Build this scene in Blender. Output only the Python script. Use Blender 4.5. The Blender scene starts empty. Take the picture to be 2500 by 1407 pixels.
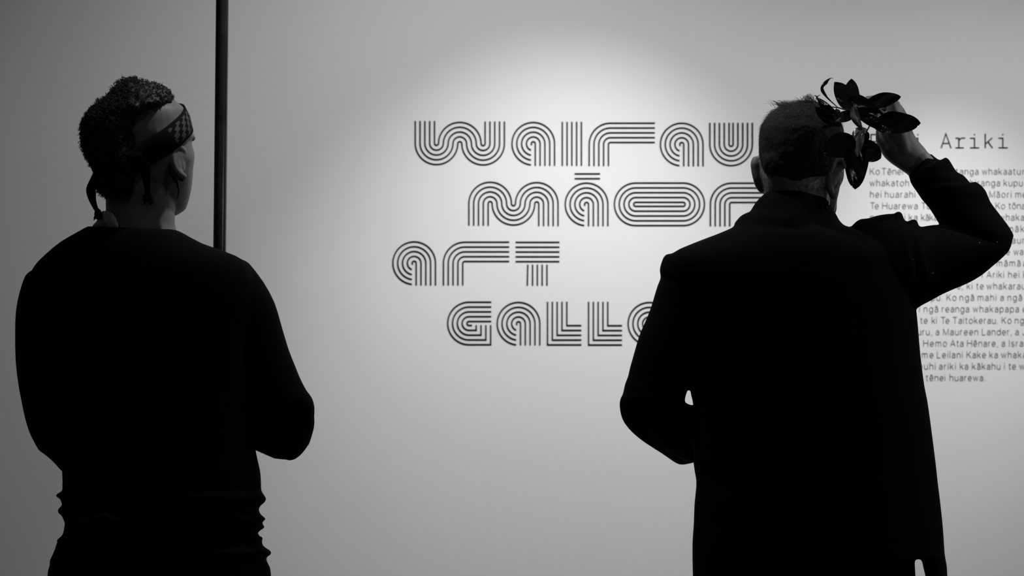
import bpy, bmesh, math, random
import numpy as np
from mathutils import Vector, Matrix
from mathutils.bvhtree import BVHTree

random.seed(7); np.random.seed(7)
SC = bpy.context.scene
COL = SC.collection

# ------------------------------------------------------------------ camera, world, lights, exposure
IMG_W, IMG_H = 2500, 1407
F = 3434.0                       # focal length in pixels of the 2500 px wide frame
CAM = Vector((0.0, 0.0, 1.39))
D_WALL = 4.30                    # distance to the gallery wall
D_L, D_R = 2.60, 2.75            # distances of the two men

cam_data = bpy.data.cameras.new('camera')
cam = bpy.data.objects.new('camera', cam_data); COL.objects.link(cam)
cam.location = CAM; cam.rotation_euler = (math.radians(90), 0, 0)
cam_data.sensor_width = 36.0
cam_data.lens = 36.0 * F / IMG_W
cam_data.clip_start = 0.05
cam_data.dof.use_dof = True
cam_data.dof.focus_distance = 2.65
cam_data.dof.aperture_fstop = 5.6
SC.camera = cam

world = bpy.data.worlds.new('dim_gallery'); SC.world = world; world.use_nodes = True
bg = world.node_tree.nodes['Background']
bg.inputs[0].default_value = (1, 1, 1, 1); bg.inputs[1].default_value = 0.022

def spot(name, loc, target, power, angle, blend, radius=0.05):
    l = bpy.data.lights.new(name, 'SPOT'); l.energy = power; l.spot_size = math.radians(angle)
    l.spot_blend = blend; l.shadow_soft_size = radius
    o = bpy.data.objects.new(name, l); COL.objects.link(o); o.location = loc
    o.rotation_euler = (Vector(target) - Vector(loc)).to_track_quat('-Z', 'Y').to_euler()
    return o
LS = 47.0
spot('ceiling_spot_lamp', (0.352, 3.063, 2.768), (0.094, D_WALL, 1.010), 1.956 * LS, 61.6, 1.0)
spot('ceiling_spot_lamp', (1.309, 2.922, 2.946), (1.302, D_WALL, 1.250), 2.160 * LS, 32.9, 1.0)
spot('ceiling_flood_lamp', (0.025, 2.715, 2.980), (-0.432, D_WALL, 0.126), 1.677 * LS, 133.2, 1.0)
spot('ceiling_flood_lamp', (2.067, 2.902, 2.825), (0.756, D_WALL, 0.132), 1.813 * LS, 107.6, 1.0)
spot('unseen_glint_spot', (3.1, 0.9, 1.75), (0.2, 2.8, 1.5), 12.0, 70, 1.0, 0.06)  # unseen low source at right, added for glints on staff and leaves
spot('added_back_fill', (-0.95, 0.15, 3.35), (-0.68, 2.6, 1.60), 5.5, 19, 1.0, 0.12)  # fill added behind the camera to lift the left man's head and back
spot('added_back_fill', (0.95, 0.15, 3.35), (0.58, 2.75, 1.58), 3.5, 17, 1.0, 0.12)  # same added fill for the right man, cone kept off the wall

vs = SC.view_settings
SC.display_settings.display_device = 'sRGB'
vs.view_transform = 'Standard'; vs.look = 'None'; vs.gamma = 1.0; vs.use_curve_mapping = False
vs.exposure = 0.0

# ------------------------------------------------------------------ materials
def mat(name, v, rough=0.8, spec=0.5, noise=None, bump=None, sheen=0.0, coat=0.0):
    m = bpy.data.materials.new(name); m.use_nodes = True
    nt = m.node_tree; b = nt.nodes['Principled BSDF']
    b.inputs['Base Color'].default_value = (v, v, v, 1)
    b.inputs['Roughness'].default_value = rough
    b.inputs['Specular IOR Level'].default_value = spec
    if coat:
        b.inputs['Coat Weight'].default_value = coat; b.inputs['Coat Roughness'].default_value = 0.15
    tc = nt.nodes.new('ShaderNodeTexCoord')
    if noise:
        sc_, v2 = noise
        n = nt.nodes.new('ShaderNodeTexNoise'); n.inputs['Scale'].default_value = sc_; n.inputs['Detail'].default_value = 5
        nt.links.new(tc.outputs['Object'], n.inputs['Vector'])
        r = nt.nodes.new('ShaderNodeValToRGB')
        r.color_ramp.elements[0].position = 0.35; r.color_ramp.elements[1].position = 0.68
        r.color_ramp.elements[0].color = (v, v, v, 1); r.color_ramp.elements[1].color = (v2, v2, v2, 1)
        nt.links.new(n.outputs['Fac'], r.inputs['Fac']); nt.links.new(r.outputs['Color'], b.inputs['Base Color'])
    if bump:
        sc_, st, ds = bump
        n = nt.nodes.new('ShaderNodeTexNoise'); n.inputs['Scale'].default_value = sc_; n.inputs['Detail'].default_value = 4
        nt.links.new(tc.outputs['Object'], n.inputs['Vector'])
        bp = nt.nodes.new('ShaderNodeBump'); bp.inputs['Strength'].default_value = st; bp.inputs['Distance'].default_value = ds
        nt.links.new(n.outputs['Fac'], bp.inputs['Height']); nt.links.new(bp.outputs['Normal'], b.inputs['Normal'])
    return m

M = {}
M['wall'] = mat('wall_paint', 0.80, 0.9, 0.2, noise=(1.3, 0.82), bump=(220, 0.10, 0.001))
M['floor'] = mat('floor_concrete', 0.08, 0.7, 0.3, noise=(4, 0.10))
M['ceiling'] = mat('ceiling_paint', 0.06, 0.9, 0.2, noise=(3, 0.07))
M['vinyl'] = mat('black_vinyl', 0.004, 0.75, 0.1)
M['vinyl_text'] = mat("grey_vinyl", 0.19, 0.75, 0.1)
M['skin'] = mat('skin', 0.15, 0.6, 0.35, noise=(26, 0.19), bump=(500, 0.15, 0.0006))
M['skin_pale'] = mat('skin_pale', 0.165, 0.6, 0.35, noise=(30, 0.21), bump=(500, 0.15, 0.0006))
M['sweater'] = mat('black_knit', 0.0035, 0.95, 0.04, bump=(420, 0.3, 0.001))
M['coat'] = mat('black_wool', 0.0045, 0.95, 0.04, bump=(300, 0.3, 0.001))
M['trousers'] = mat('black_cloth', 0.004, 0.95, 0.04)
M['shoe'] = mat('shoe_leather', 0.01, 0.5, 0.4)
M['hair_dark'] = mat('hair_dark', 0.008, 0.6, 0.3, noise=(150, 0.016))
M['hair_grey'] = mat('hair_grey', 0.035, 0.6, 0.15, noise=(220, 0.11))
M['hair_under'] = mat('hair_under', 0.016, 0.85, 0.06, noise=(260, 0.028))
M['band_plain'] = mat('band_cloth', 0.004, 0.95, 0.03)
M['pale_cloth'] = mat('pale_cloth', 0.42, 0.9, 0.1, noise=(80, 0.5))
M['grey_cloth'] = mat('grey_cloth', 0.10, 0.9, 0.1, noise=(120, 0.02))
M['wood'] = mat('dark_wood', 0.014, 0.17, 0.5, noise=(14, 0.035), bump=(60, 0.12, 0.001))
M['leaf'] = mat('leaf_upper', 0.008, 0.12, 0.5, noise=(70, 0.014), bump=(110, 0.30, 0.0015))
M['leaf_under'] = mat('leaf_underside', 0.15, 0.3, 0.5, noise=(90, 0.22), bump=(160, 0.35, 0.002))
M['stem'] = mat('sprig_stem', 0.02, 0.45, 0.4)
M['near_white'] = mat('pale_plain', 0.75, 0.5, 0.4)
M['eye'] = mat('eye', 0.22, 0.2, 0.5)

# ------------------------------------------------------------------ small helpers
def P(px, py, d):
    return Vector(((px - IMG_W / 2) / F * d, d, CAM.z - (py - IMG_H / 2) / F * d))

class MB:
    def __init__(s): s.v = []; s.f = []
    def add(s, vs_, fs):
        o = len(s.v); s.v.extend([tuple(v) for v in vs_]); s.f.extend([tuple(i + o for i in f) for f in fs])
    def rings(s, rings, cap=True):
        n = len(rings[0]); vs_ = [v for r in rings for v in r]; fs = []
        for i in range(len(rings) - 1):
            for j in range(n):
                a, b = i * n + j, i * n + (j + 1) % n
                fs.append((a, b, b + n, a + n))
        if cap:
            for r, rev in ((0, True), (len(rings) - 1, False)):
                c = sum((Vector(v) for v in rings[r]), Vector()) / n
                vs_.append(c); k = len(vs_) - 1
                for j in range(n):
                    a, b = r * n + j, r * n + (j + 1) % n
                    fs.append((b, a, k) if rev else (a, b, k))
        s.add(vs_, fs)
    def mesh(s, name):
        me = bpy.data.meshes.new(name); me.from_pydata(s.v, [], s.f); me.validate(); 
        bm = bmesh.new(); bm.from_mesh(me); bmesh.ops.recalc_face_normals(bm, faces=bm.faces); bm.to_mesh(me); bm.free()
        return me

def obj(name, me, m, parent=None, smooth=True, loc=None):
    if isinstance(me, MB): me = me.mesh(name)
    o = bpy.data.objects.new(name, me); COL.objects.link(o)
    if m: 
        me.materials.clear(); me.materials.append(m)
    if smooth: me.polygons.foreach_set('use_smooth', [True] * len(me.polygons))
    if parent is not None: 
        o.parent = parent
        o.matrix_parent_inverse = parent.matrix_basis.inverted()
    return o

def tag(o, label, cat, group=None):
    o['label'] = label; o['category'] = cat
    if group: o['group'] = group
    return o
def struct(o):
    o['kind'] = 'structure'; return o

def catmull(rows, sub):
    rows = [np.array(r, float) for r in rows]
    if sub <= 1: return rows
    out = []
    for i in range(len(rows) - 1):
        p0 = rows[max(i - 1, 0)]; p1 = rows[i]; p2 = rows[i + 1]; p3 = rows[min(i + 2, len(rows) - 1)]
        for k in range(sub):
            t = k / sub
            out.append(0.5 * ((2 * p1) + (-p0 + p2) * t + (2 * p0 - 5 * p1 + 4 * p2 - p3) * t * t + (-p0 + 3 * p1 - 3 * p2 + p3) * t ** 3))
    out.append(rows[-1]); return out

def loft(mb, rows, n=32, sub=3, ex=2.0, sx=1.0, st=1.0):
    """rows: (xl, yl, xr, yr, depth, half thickness [, near-side lift]) - cross sections of a body part"""
    rings = []
    rows = [tuple(r) + (0.0,) * (7 - len(r)) for r in rows]
    for r in catmull(rows, sub):
        a, b = P(r[0], r[1], r[4]), P(r[2], r[3], r[4])
        c = (a + b) / 2; u = (b - a) / 2 * sx
        v = (c - CAM).normalized() * max(r[5], 0.002) * st
        ring = []
        for j in range(n):
            th = 2 * math.pi * j / n
            cc, ss = math.cos(th), math.sin(th)
            cc = math.copysign(abs(cc) ** (2 / ex), cc); ss = math.copysign(abs(ss) ** (2 / ex), ss)
            ring.append(c + u * cc + v * ss + Vector((0, 0, -r[6] * ss)))
        rings.append(ring)
    mb.rings(rings)

def tube(mb, pts, n=12, sub=3, caps=True, flat=None):
    """pts: (Vector, radius); rounded ends"""
    rows = [tuple(p) + (r,) for p, r in pts]
    rs = catmull(rows, sub) if len(rows) > 2 else [np.array(r, float) for r in rows]
    C = [Vector(r[:3]) for r in rs]; R = [max(float(r[3]), 1e-4) for r in rs]
    if caps:
        d0 = (C[0] - C[1]).normalized(); d1 = (C[-1] - C[-2]).normalized()
        C = [C[0] + d0 * R[0] * k for k in (0.95, 0.7, 0.35)] + C + [C[-1] + d1 * R[-1] * k for k in (0.35, 0.7, 0.95)]
        R = [R[0] * k for k in (0.31, 0.71, 0.94)] + R + [R[-1] * k for k in (0.94, 0.71, 0.31)]
    rings = []; ref = None
    for i in range(len(C)):
        t = (C[min(i + 1, len(C) - 1)] - C[max(i - 1, 0)]).normalized()
        if ref is None: ref = Vector((0, 0, 1)) if abs(t.z) < 0.9 else Vector((1, 0, 0))
        u = (ref - t * ref.dot(t)).normalized(); ref = u; w = t.cross(u)
        rings.append([C[i] + (u * math.cos(2 * math.pi * j / n) + w * math.sin(2 * math.pi * j / n)) * R[i] for j in range(n)])
    mb.rings(rings)

def ellipsoid(mb, c, ax, n=16):
    """ax: three axis vectors"""
    rings = []
    for i in range(1, n // 2):
        ph = math.pi * i / (n // 2); z, r = math.cos(ph), math.sin(ph)
        rings.append([Vector(c) + ax[0] * (r * math.cos(2 * math.pi * j / n)) + ax[1] * (r * math.sin(2 * math.pi * j / n)) + ax[2] * z for j in range(n)])
    mb.rings(rings)

def fuse(mb, voxel, smooth=6, name='fused', factor=0.5):
    """one continuous surface out of overlapping closed shapes"""
    me = mb.mesh(name + '_raw'); o = bpy.data.objects.new(name + '_raw', me); COL.objects.link(o)
    r = o.modifiers.new('r', 'REMESH'); r.mode = 'VOXEL'; r.voxel_size = voxel; r.use_smooth_shade = True
    s = o.modifiers.new('s', 'SMOOTH'); s.factor = factor; s.iterations = smooth
    dg = bpy.context.evaluated_depsgraph_get(); dg.update()
    out = bpy.data.meshes.new_from_object(o.evaluated_get(dg)); out.name = name
    bpy.data.objects.remove(o); bpy.data.meshes.remove(me)
    return out

def displace(me, amp, scale, seed=0, amp2=0.0, scale2=1.0):
    from mathutils import noise as nz
    ns = [v.normal.copy() for v in me.vertices]
    for v, nrm in zip(me.vertices, ns):
        d = amp * nz.noise(v.co * scale + Vector((seed, 0, 0)))
        if amp2: d += amp2 * nz.noise(v.co * scale2 + Vector((0, seed, 3)))
        v.co += nrm * d

def ribbon(mb, pts, w, y0, y1, closed=False):
    """flat strip of width w along (x,z) points, front face at y0, back at y1"""
    p = [np.array(q, float) for q in pts]
    k = len(p); L, Rr = [], []
    for i in range(k):
        a = p[(i - 1) % k] if (closed or i > 0) else None
        b = p[(i + 1) % k] if (closed or i < k - 1) else None
        d1 = (p[i] - a) if a is not None else (b - p[i]); d2 = (b - p[i]) if b is not None else d1
        d1 = d1 / (np.linalg.norm(d1) + 1e-12); d2 = d2 / (np.linalg.norm(d2) + 1e-12)
        n1 = np.array((-d1[1], d1[0])); n2 = np.array((-d2[1], d2[0]))
        m = n1 + n2; m = m / (np.linalg.norm(m) + 1e-12)
        s = w / 2 / max(0.45, float(m @ n1))
        L.append(p[i] + m * s); Rr.append(p[i] - m * s)
    vs_ = []
    for i in range(k):
        vs_ += [(L[i][0], y0, L[i][1]), (Rr[i][0], y0, Rr[i][1]), (L[i][0], y1, L[i][1]), (Rr[i][0], y1, Rr[i][1])]
    fs = []
    for i in range(k if closed else k - 1):
        a, b = 4 * i, 4 * ((i + 1) % k)
        fs += [(a, a + 1, b + 1, b), (a + 2, b + 2, b + 3, a + 3), (a, b, b + 2, a + 2), (a + 1, a + 3, b + 3, b + 1)]
    if not closed:
        e = 4 * (k - 1); fs += [(0, 2, 3, 1), (e, e + 1, e + 3, e + 2)]
    mb.add(vs_, fs)

def wall_xy(px, py):
    q = P(px, py, D_WALL); return (q.x, q.z)
PXW = D_WALL / F                 # one pixel on the wall, in metres

# ------------------------------------------------------------------ the setting
def box(x0, x1, y0, y1, z0, z1):
    mb = MB(); v = [(x, y, z) for x in (x0, x1) for y in (y0, y1) for z in (z0, z1)]
    mb.add(v, [(0, 1, 3, 2), (4, 6, 7, 5), (0, 4, 5, 1), (2, 3, 7, 6), (0, 2, 6, 4), (1, 5, 7, 3)]); return mb
struct(obj('wall_front', box(-5, 5, D_WALL, D_WALL + 0.15, 0, 3.5), M['wall'], smooth=False))
struct(obj('floor', box(-5, 5, -2.5, D_WALL + 0.15, -0.1, 0), M['floor'], smooth=False))
struct(obj('ceiling', box(-5, 5, -2.5, D_WALL + 0.15, 3.5, 3.6), M['ceiling'], smooth=False))

# ------------------------------------------------------------------ big striped letters on the wall
PT, R0, LW = 11.76, 4.9, 3.7       # stripe pitch, innermost radius, stripe width (pixels on the wall)
RAD = [R0 + PT * k for k in range(5)]
def arc(cx, cy, r, a0, a1, n=None, ry=None):
    ry = ry or r
    n = n or max(6, int(abs(a1 - a0) / 180 * (10 + r * 0.5)))
    return [(cx + r * math.cos(math.radians(a0 + (a1 - a0) * i / n)), cy - ry * math.sin(math.radians(a0 + (a1 - a0) * i / n))) for i in range(n + 1)]

def g_a(cx, cy, bot):
    out = []
    for r in RAD:
        a0 = -(90 + math.degrees(math.asin(min(0.72, 5.5 / r))))
        out.append(arc(cx, cy, r, 360 + a0, 0) + [(cx + r, bot)])
    return out
def g_stems(x0, x1, top, bot): return [[(x0 + (x1 - x0) * k / 4, top), (x0 + (x1 - x0) * k / 4, bot)] for k in range(5)]
def g_r(x0, bot, top, right):
    cx, cy = x0 + RAD[4], top + RAD[4]
    return [[(cx - r, bot)] + arc(cx, cy, r, 180, 90) + [(right, cy - r)] for r in RAD]
def g_u(cx, cy, top): return [[(cx - r, top)] + arc(cx, cy, r, 180, 360) + [(cx + r, top)] for r in RAD]
def g_w(c1, cy, top):
    out = []; D = RAD[4] + RAD[0]
    for k in range(5):
        r, q = RAD[k], D - RAD[k]
        out.append([(c1 - r, top)] + arc(c1, cy, r, 180, 360) + arc(c1 + D, cy + 0.8, q, 180, 0)[1:] + arc(c1 + 2 * D, cy + 0.8, r, 180, 360)[1:] + [(c1 + 2 * D + r, top + 1.2)])
    return out
def g_m(c1, cy, bot):
    out = []; D = RAD[4] + RAD[0]
    for k in range(5):
        r, q = RAD[k], D - RAD[k]
        out.append([(c1 - r, bot)] + arc(c1, cy, r, 180, 0) + arc(c1 + D, cy + 0.5, q, 180, 360)[1:] + arc(c1 + 2 * D, cy + 0.8, r, 180, 0)[1:] + [(c1 + 2 * D + r, bot + 1)])
    return out
def g_o(c1, c2, cy): return [arc(c1, cy, r, 270, 90) + arc(c2, cy, r, 90, -90) for r in RAD]
def g_t(x0, x1, top, sx0, sx1, s0, s1):
    return [[(x0, top + PT * k), (x1, top + PT * k)] for k in range(5)] + \
           [[(sx0 + (sx1 - sx0) * k / 4, s0), (sx0 + (sx1 - sx0) * k / 4 - (1.2 if k == 0 else 0), s1)] for k in range(5)]
def g_g(cx, cy, right):
    out = []
    for k, r in enumerate(RAD):
        s = [(right, cy - r)] + arc(cx, cy, r, 90, 270)
        if k == 0: s += [(cx + 7.5, cy + r)]
        else:
            x = right - 1.5 - PT * (4 - k); s += [(x, cy + r), (x, cy + 4.3)]
        out.append(s)
    return out
def g_l(x0, x1, top, bot, right): return [[(x0 + (x1 - x0) * k / 4, top), (x0 + (x1 - x0) * k / 4, bot - PT * k), (right, bot - PT * k)] for k in range(5)]
def g_e(cx, cy, right): return [arc(cx, cy, r, 0 + math.degrees(math.asin(min(0.72, 5.5 / r))), 270) + [(right, cy + r)] for r in RAD]
def g_y(cx, cy, top, bot): return g_u(cx, cy - 29, top) + [[(cx + r * PT, cy + 29), (cx + r * PT, bot)] for r in (-2, -1, 0, 1, 2)]

def letter(name, strokes, label, group, closed=False):
    mb = MB()
    for s in strokes:
        ribbon(mb, [wall_xy(*q) for q in s], LW * PXW, D_WALL - 0.0018, D_WALL + 0.0004, closed)
    o = obj(name, mb, M['vinyl'], smooth=False)
    # put the object's origin at the letter's own place on the wall
    c = Vector((sum(v[0] for v in mb.v) / len(mb.v), D_WALL, min(v[2] for v in mb.v)))
    o.data.transform(Matrix.Translation(-c)); o.location = c
    return tag(o, label, 'letter', group)
G1, G2, G3, G4 = ['striped letters of the %s line' % s for s in ('top', 'second', 'third', 'bottom')]
letter('wall_letter', g_w(1065.9, 349.9, 295.5), 'wide striped black letter W starting the top line on the wall', G1)
letter('wall_letter', g_a(1302, 351, 405), 'striped black letter A between the W and I of the top line', G1)
letter('wall_letter', g_stems(1372.8, 1419.4, 297.5, 405), 'five striped black bars forming the letter I of the top line', G1)
letter('wall_letter', g_r(1438.4, 405.5, 300.8, 1598.8), 'striped black letter R with long flat arm in the top line', G1)
letter('wall_letter', g_a(1664.3, 352.8, 406.2), 'striped black letter A just left of the U in the top line', G1)
letter('wall_letter', g_u(1784.8, 352.4, 300), 'striped black letter U ending the top line beside the grey-haired man', G1)
letter('wall_letter', g_m(1196.8, 496.9, 551), 'wide striped black letter M starting the second line on the wall', G2)
letter('wall_letter', g_a(1432, 499, 552.2) + [[(1402.6, 424.6), (1465, 424.6)], [(1402.6, 436.3), (1465, 436.3)]], 'striped black letter A under two short bars in the second line', G2)
letter('wall_letter', g_o(1552, 1667.8, 498.8), 'wide oval striped black letter O of the second line', G2, True)
letter('wall_letter', g_r(1734.3, 552.6, 447.2, 1893), 'striped black letter R of the second line running behind the coat collar', G2)
letter('wall_letter', g_stems(1911, 1957.6, 446, 553), 'striped letter I ending the second line behind the grey-haired man', G2)
letter('wall_letter', g_a(1011.4, 642.5, 696.8), 'striped black letter A starting the third line, leftmost letter on the wall', G3)
letter('wall_letter', g_r(1082.8, 696.8, 591.3, 1243.4), 'striped black letter R in the middle of the third line', G3)
letter('wall_letter', g_t(1258.7, 1365.8, 591.7, 1288.6, 1335.4, 646.2, 697.4), 'striped black letter T ending the third line on the wall', G3)
letter('wall_letter', g_g(1145.2, 789.7, 1199.6), 'striped black letter G starting the bottom line on the wall', G4)
letter('wall_letter', g_a(1266, 790.3, 843), 'striped black letter A right of the G in the bottom line', G4)
letter('wall_letter', g_l(1336.8, 1383.9, 737, 842, 1419.4), 'striped black letter L right after the A of the bottom line', G4)
letter('wall_letter', g_l(1437, 1483.8, 737, 842.3, 1518.6), 'second striped black letter L in the bottom line beside the round E', G4)
letter('wall_letter', g_e(1585.5, 790.5, 1640), 'round striped letter E half hidden behind the coat sleeve in the bottom line', G4)
letter('wall_letter', g_r(1655, 843.5, 739, 1816), 'striped letter R of the bottom line hidden behind the black coat', G4)
letter('wall_letter', g_y(1880, 792, 739, 844), 'striped letter Y ending the bottom line, hidden behind the black coat', G4)

# ------------------------------------------------------------------ small wall text, drawn stroke by stroke
XH, CAP, ASC = 11.0, 15.4, 16.0
def A(cx, cy, rx, ry, a0, a1, n=10):
    return [(cx + rx * math.cos(math.radians(a0 + (a1 - a0) * i / n)), cy + ry * math.sin(math.radians(a0 + (a1 - a0) * i / n))) for i in range(n + 1)]
H2 = XH / 2
GL = {
 'o': (8.4, [A(4.2, H2, 4.2, H2, 0, 360, 20)]),
 'e': (8.0, [[(0, H2), (8, H2)] + A(4, H2, 4, H2, 0, 318, 18)[1:]]),
 'a': (7.2, [[(7.2, 0), (7.2, 7.4)] + A(3.9, 7.7, 3.3, 3.3, 0, 165)[1:], [(7.2, 6.5), (3.5, 6.2), (1.0, 5.2), (0, 3.1), (0.9, 0.9), (3.0, 0), (5.4, 0.8), (7.2, 2.9)]]),
 'n': (7.6, [[(0, 0), (0, XH)], [(0, 6.5)] + A(3.8, 7.2, 3.8, 3.8, 180, 0) + [(7.6, 0)]]),
 'h': (7.6, [[(0, 0), (0, ASC)], [(0, 6.5)] + A(3.8, 7.2, 3.8, 3.8, 180, 0) + [(7.6, 0)]]),
 'u': (7.6, [[(7.6, 0), (7.6, XH)], [(0, XH)] + A(3.8, 3.8, 3.8, 3.8, 180, 360)]),
 'i': (0.0, [[(0, 0), (0, XH)], [(0, 14.2), (0, 15.8)]]),
 'l': (0.0, [[(0, 0), (0, ASC)]]),
 'r': (4.0, [[(0, 0), (0, XH)], A(3.8, 6.8, 3.8, 4.2, 180, 88)]),
 'k': (7.4, [[(0, 0), (0, ASC)], [(7.0, XH), (0, 4.3)], [(2.8, 7.0), (7.4, 0)]]),
 't': (5.0, [[(2, 14)] + [(2, 3)] + A(4.6, 2.8, 2.6, 2.8, 180, 275, 6), [(0, XH), (5, XH)]]),
 'w': (11.6, [[(0, XH), (3, 0), (5.8, 10.4), (8.6, 0), (11.6, XH)]]),
 'm': (12.6, [[(0, 0), (0, XH)], [(0, 7)] + A(3.15, 7.7, 3.15, 3.3, 180, 0) + [(6.3, 0)], [(6.3, 7)] + A(9.45, 7.7, 3.15, 3.3, 180, 0) + [(12.6, 0)]]),
 'g': (8.2, [A(4.1, 5.6, 4.1, 5.4, 0, 360, 18), [(8.2, XH), (8.2, -0.8)] + A(4.4, -0.8, 3.8, 3.7, 0, -155)[1:]]),
 'p': (8.2, [A(4.1, H2, 4.1, H2, 0, 360, 18), [(0, XH), (0, -4.8)]]),
 'd': (8.2, [A(4.1, H2, 4.1, H2, 0, 360, 18), [(8.2, 0), (8.2, ASC)]]),
 's': (6.6, [A(3.4, 8.1, 3.1, 2.9, 35, 250, 10) + A(3.3, 2.9, 3.3, 2.9, 75, -150, 10)]),
 'K': (9.8, [[(0, 0), (0, CAP)], [(9.4, CAP), (0, 5.6)], [(3.5, 9.2), (9.8, 0)]]),
 'T': (10.4, [[(0, CAP), (10.4, CAP)], [(5.2, CAP), (5.2, 0)]]),
 'M': (12.2, [[(0, 0), (0, CAP), (6.1, 0.8), (12.2, CAP), (12.2, 0)]]),
 'H': (10.8, [[(0, 0), (0, CAP)], [(10.8, 0), (10.8, CAP)], [(0, 8), (10.8, 8)]]),
 'A': (11.4, [[(0, 0), (5.7, CAP), (11.4, 0)], [(1.9, 5.2), (9.5, 5.2)]]),
 'L': (7.6, [[(0, CAP), (0, 0), (7.6, 0)]]),
 'I': (0.0, [[(0, 0), (0, CAP)]]),
 'J': (6.2, [[(6.2, CAP), (6.2, 3.6)] + A(3.1, 3.4, 3.1, 3.4, 0, -170)[1:]]),
 ',': (1.0, [[(0.8, 1.0), (0.9, -0.2), (0.0, -2.8)]]),
 '.': (1.0, [[(0.5, -0.2), (0.5, 1.2)]]),
}
MACRON = {'ā': 'a', 'ē': 'e', 'ō': 'o'}
def word_strokes(txt, x0, x1, base):
    gl = []
    for ch in txt:
        b = MACRON.get(ch, ch); w, st = GL[b]; st = list(st)
        if ch in MACRON: st = st + [[(w * 0.12, 14.0), (w * 0.88, 14.0)]]
        gl.append((w, st))
    tot = sum(w for w, _ in gl)
    gap = (x1 - x0 - tot) / (len(gl) - 1) if len(gl) > 1 else 0
    out = []; x = x0
    for w, st in gl:
        for s in st: out.append([(x + a, base - b) for a, b in s])
        x += w + gap
    return out
LINES = [
 [('Ko', 2124.5, 2147), ('Tēnei', 2153, 2203.6), ('tanga', 2333.5, 2388), ('whakaatu', 2398, 2491), ('r', 2497, 2501)],
 [('whakatoh', 2124, 2218.4), ('hiranga', 2368.8, 2440.6), ('kupu', 2450.8, 2496)],
 [('hei', 2124.8, 2151), ('huarahi', 2161, 2233.6), ('Māori', 2416, 2468.4), ('me', 2479.4, 2505)],
 [('Te', 2125, 2144.6), ('Huarewa', 2154.6, 2239.6), ('Toi', 2250, 2275), ('Ko', 2431, 2453), ('tōna', 2462.6, 2502)],
 [('p', 2125, 2133), ('i', 2209, 2209), ('ka', 2219.6, 2239), ('kākahu', 2249.6, 2309), ('whaka', 2440, 2500)],
 [('māk', 2460, 2499.5)],
 [('aur', 2471, 2501)],
 [('e', 2457, 2465), ('wa', 2474.8, 2497.4)],
 [('māmā', 2433.4, 2490.6), ('a', 2498, 2505)],
 [('i', 2397.6, 2397.6), ('Ariki', 2408.8, 2450.2), ('hei', 2462, 2487.4), ('k', 2498.6, 2505.8)],
 [('e,', 2337, 2350), ('ki', 2360.8, 2373), ('te', 2383.6, 2401), ('whakarau', 2409.2, 2503)],
 [('pu.', 2274, 2300), ('Ko', 2311.5, 2334.2), ('ngā', 2343.3, 2377.4), ('mahi', 2387.6, 2431.4), ('a', 2442.6, 2450.2), ('ngā', 2460.3, 2494.2)],
 [('i', 2245, 2245), ('ngā', 2255.8, 2289.6), ('reanga', 2300, 2365.2), ('whakapapa', 2375.8, 2486.6), ('e', 2497, 2505)],
 [('te', 2247, 2264), ('ki', 2275.2, 2286.3), ('Te', 2297.4, 2317), ('Taitokerau.', 2326, 2435.4), ('Ko', 2446, 2468.6), ('ng', 2478, 2499)],
 [('uru,', 2240, 2274.6), ('a', 2285, 2292.5), ('Maureen', 2303.2, 2387.2), ('Lander,', 2397.8, 2469), ('a', 2479, 2486.3), ('J', 2497, 2503)],
 [('Hemo', 2254.5, 2311), ('Ata', 2320.4, 2351.4), ('Hēnare,', 2361.6, 2435.3), ('a', 2445.6, 2453.4), ('Isra', 2464, 2497)],
 [('me', 2251, 2278), ('Leilani', 2288, 2349.2), ('Kake', 2360.3, 2406.2), ('ka', 2416, 2435.2), ('whaka', 2444.8, 2505)],
 [('puhi', 2243, 2283.2), ('ariki', 2293, 2332.4), ('ka', 2344, 2362.8), ('kākahu', 2373.6, 2441.4), ('i', 2452, 2452), ('te', 2462.6, 2479.6), ('w', 2489, 2501)],
 [('tēnei', 2260.5, 2306.8), ('huarewa.', 2318.8, 2405)],
]
wt = bpy.data.objects.new('wall_text', None); COL.objects.link(wt)
wt.location = (wall_xy(2310, 700)[0], D_WALL, wall_xy(2310, 935)[1])
tag(wt, 'grey paragraph of small wall text behind the raised arm at the right edge', 'wall text')
for k, words_ in enumerate(LINES):
    base = 426.2 + 27.97 * k; runs = [[]]; last = None
    for w_ in words_:
        if last is not None and w_[1] - last > 40: runs.append([])
        runs[-1].append(w_); last = w_[2]
    for run in runs:
        mb = MB()
        for txt, x0, x1 in run:
            for s in word_strokes(txt, x0, x1, base):
                ribbon(mb, [wall_xy(*q) for q in s], 1.25 * PXW, D_WALL - 0.0016, D_WALL + 0.0004)
        obj('text_line', mb, M['vinyl_text'], wt, smooth=False)

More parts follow.
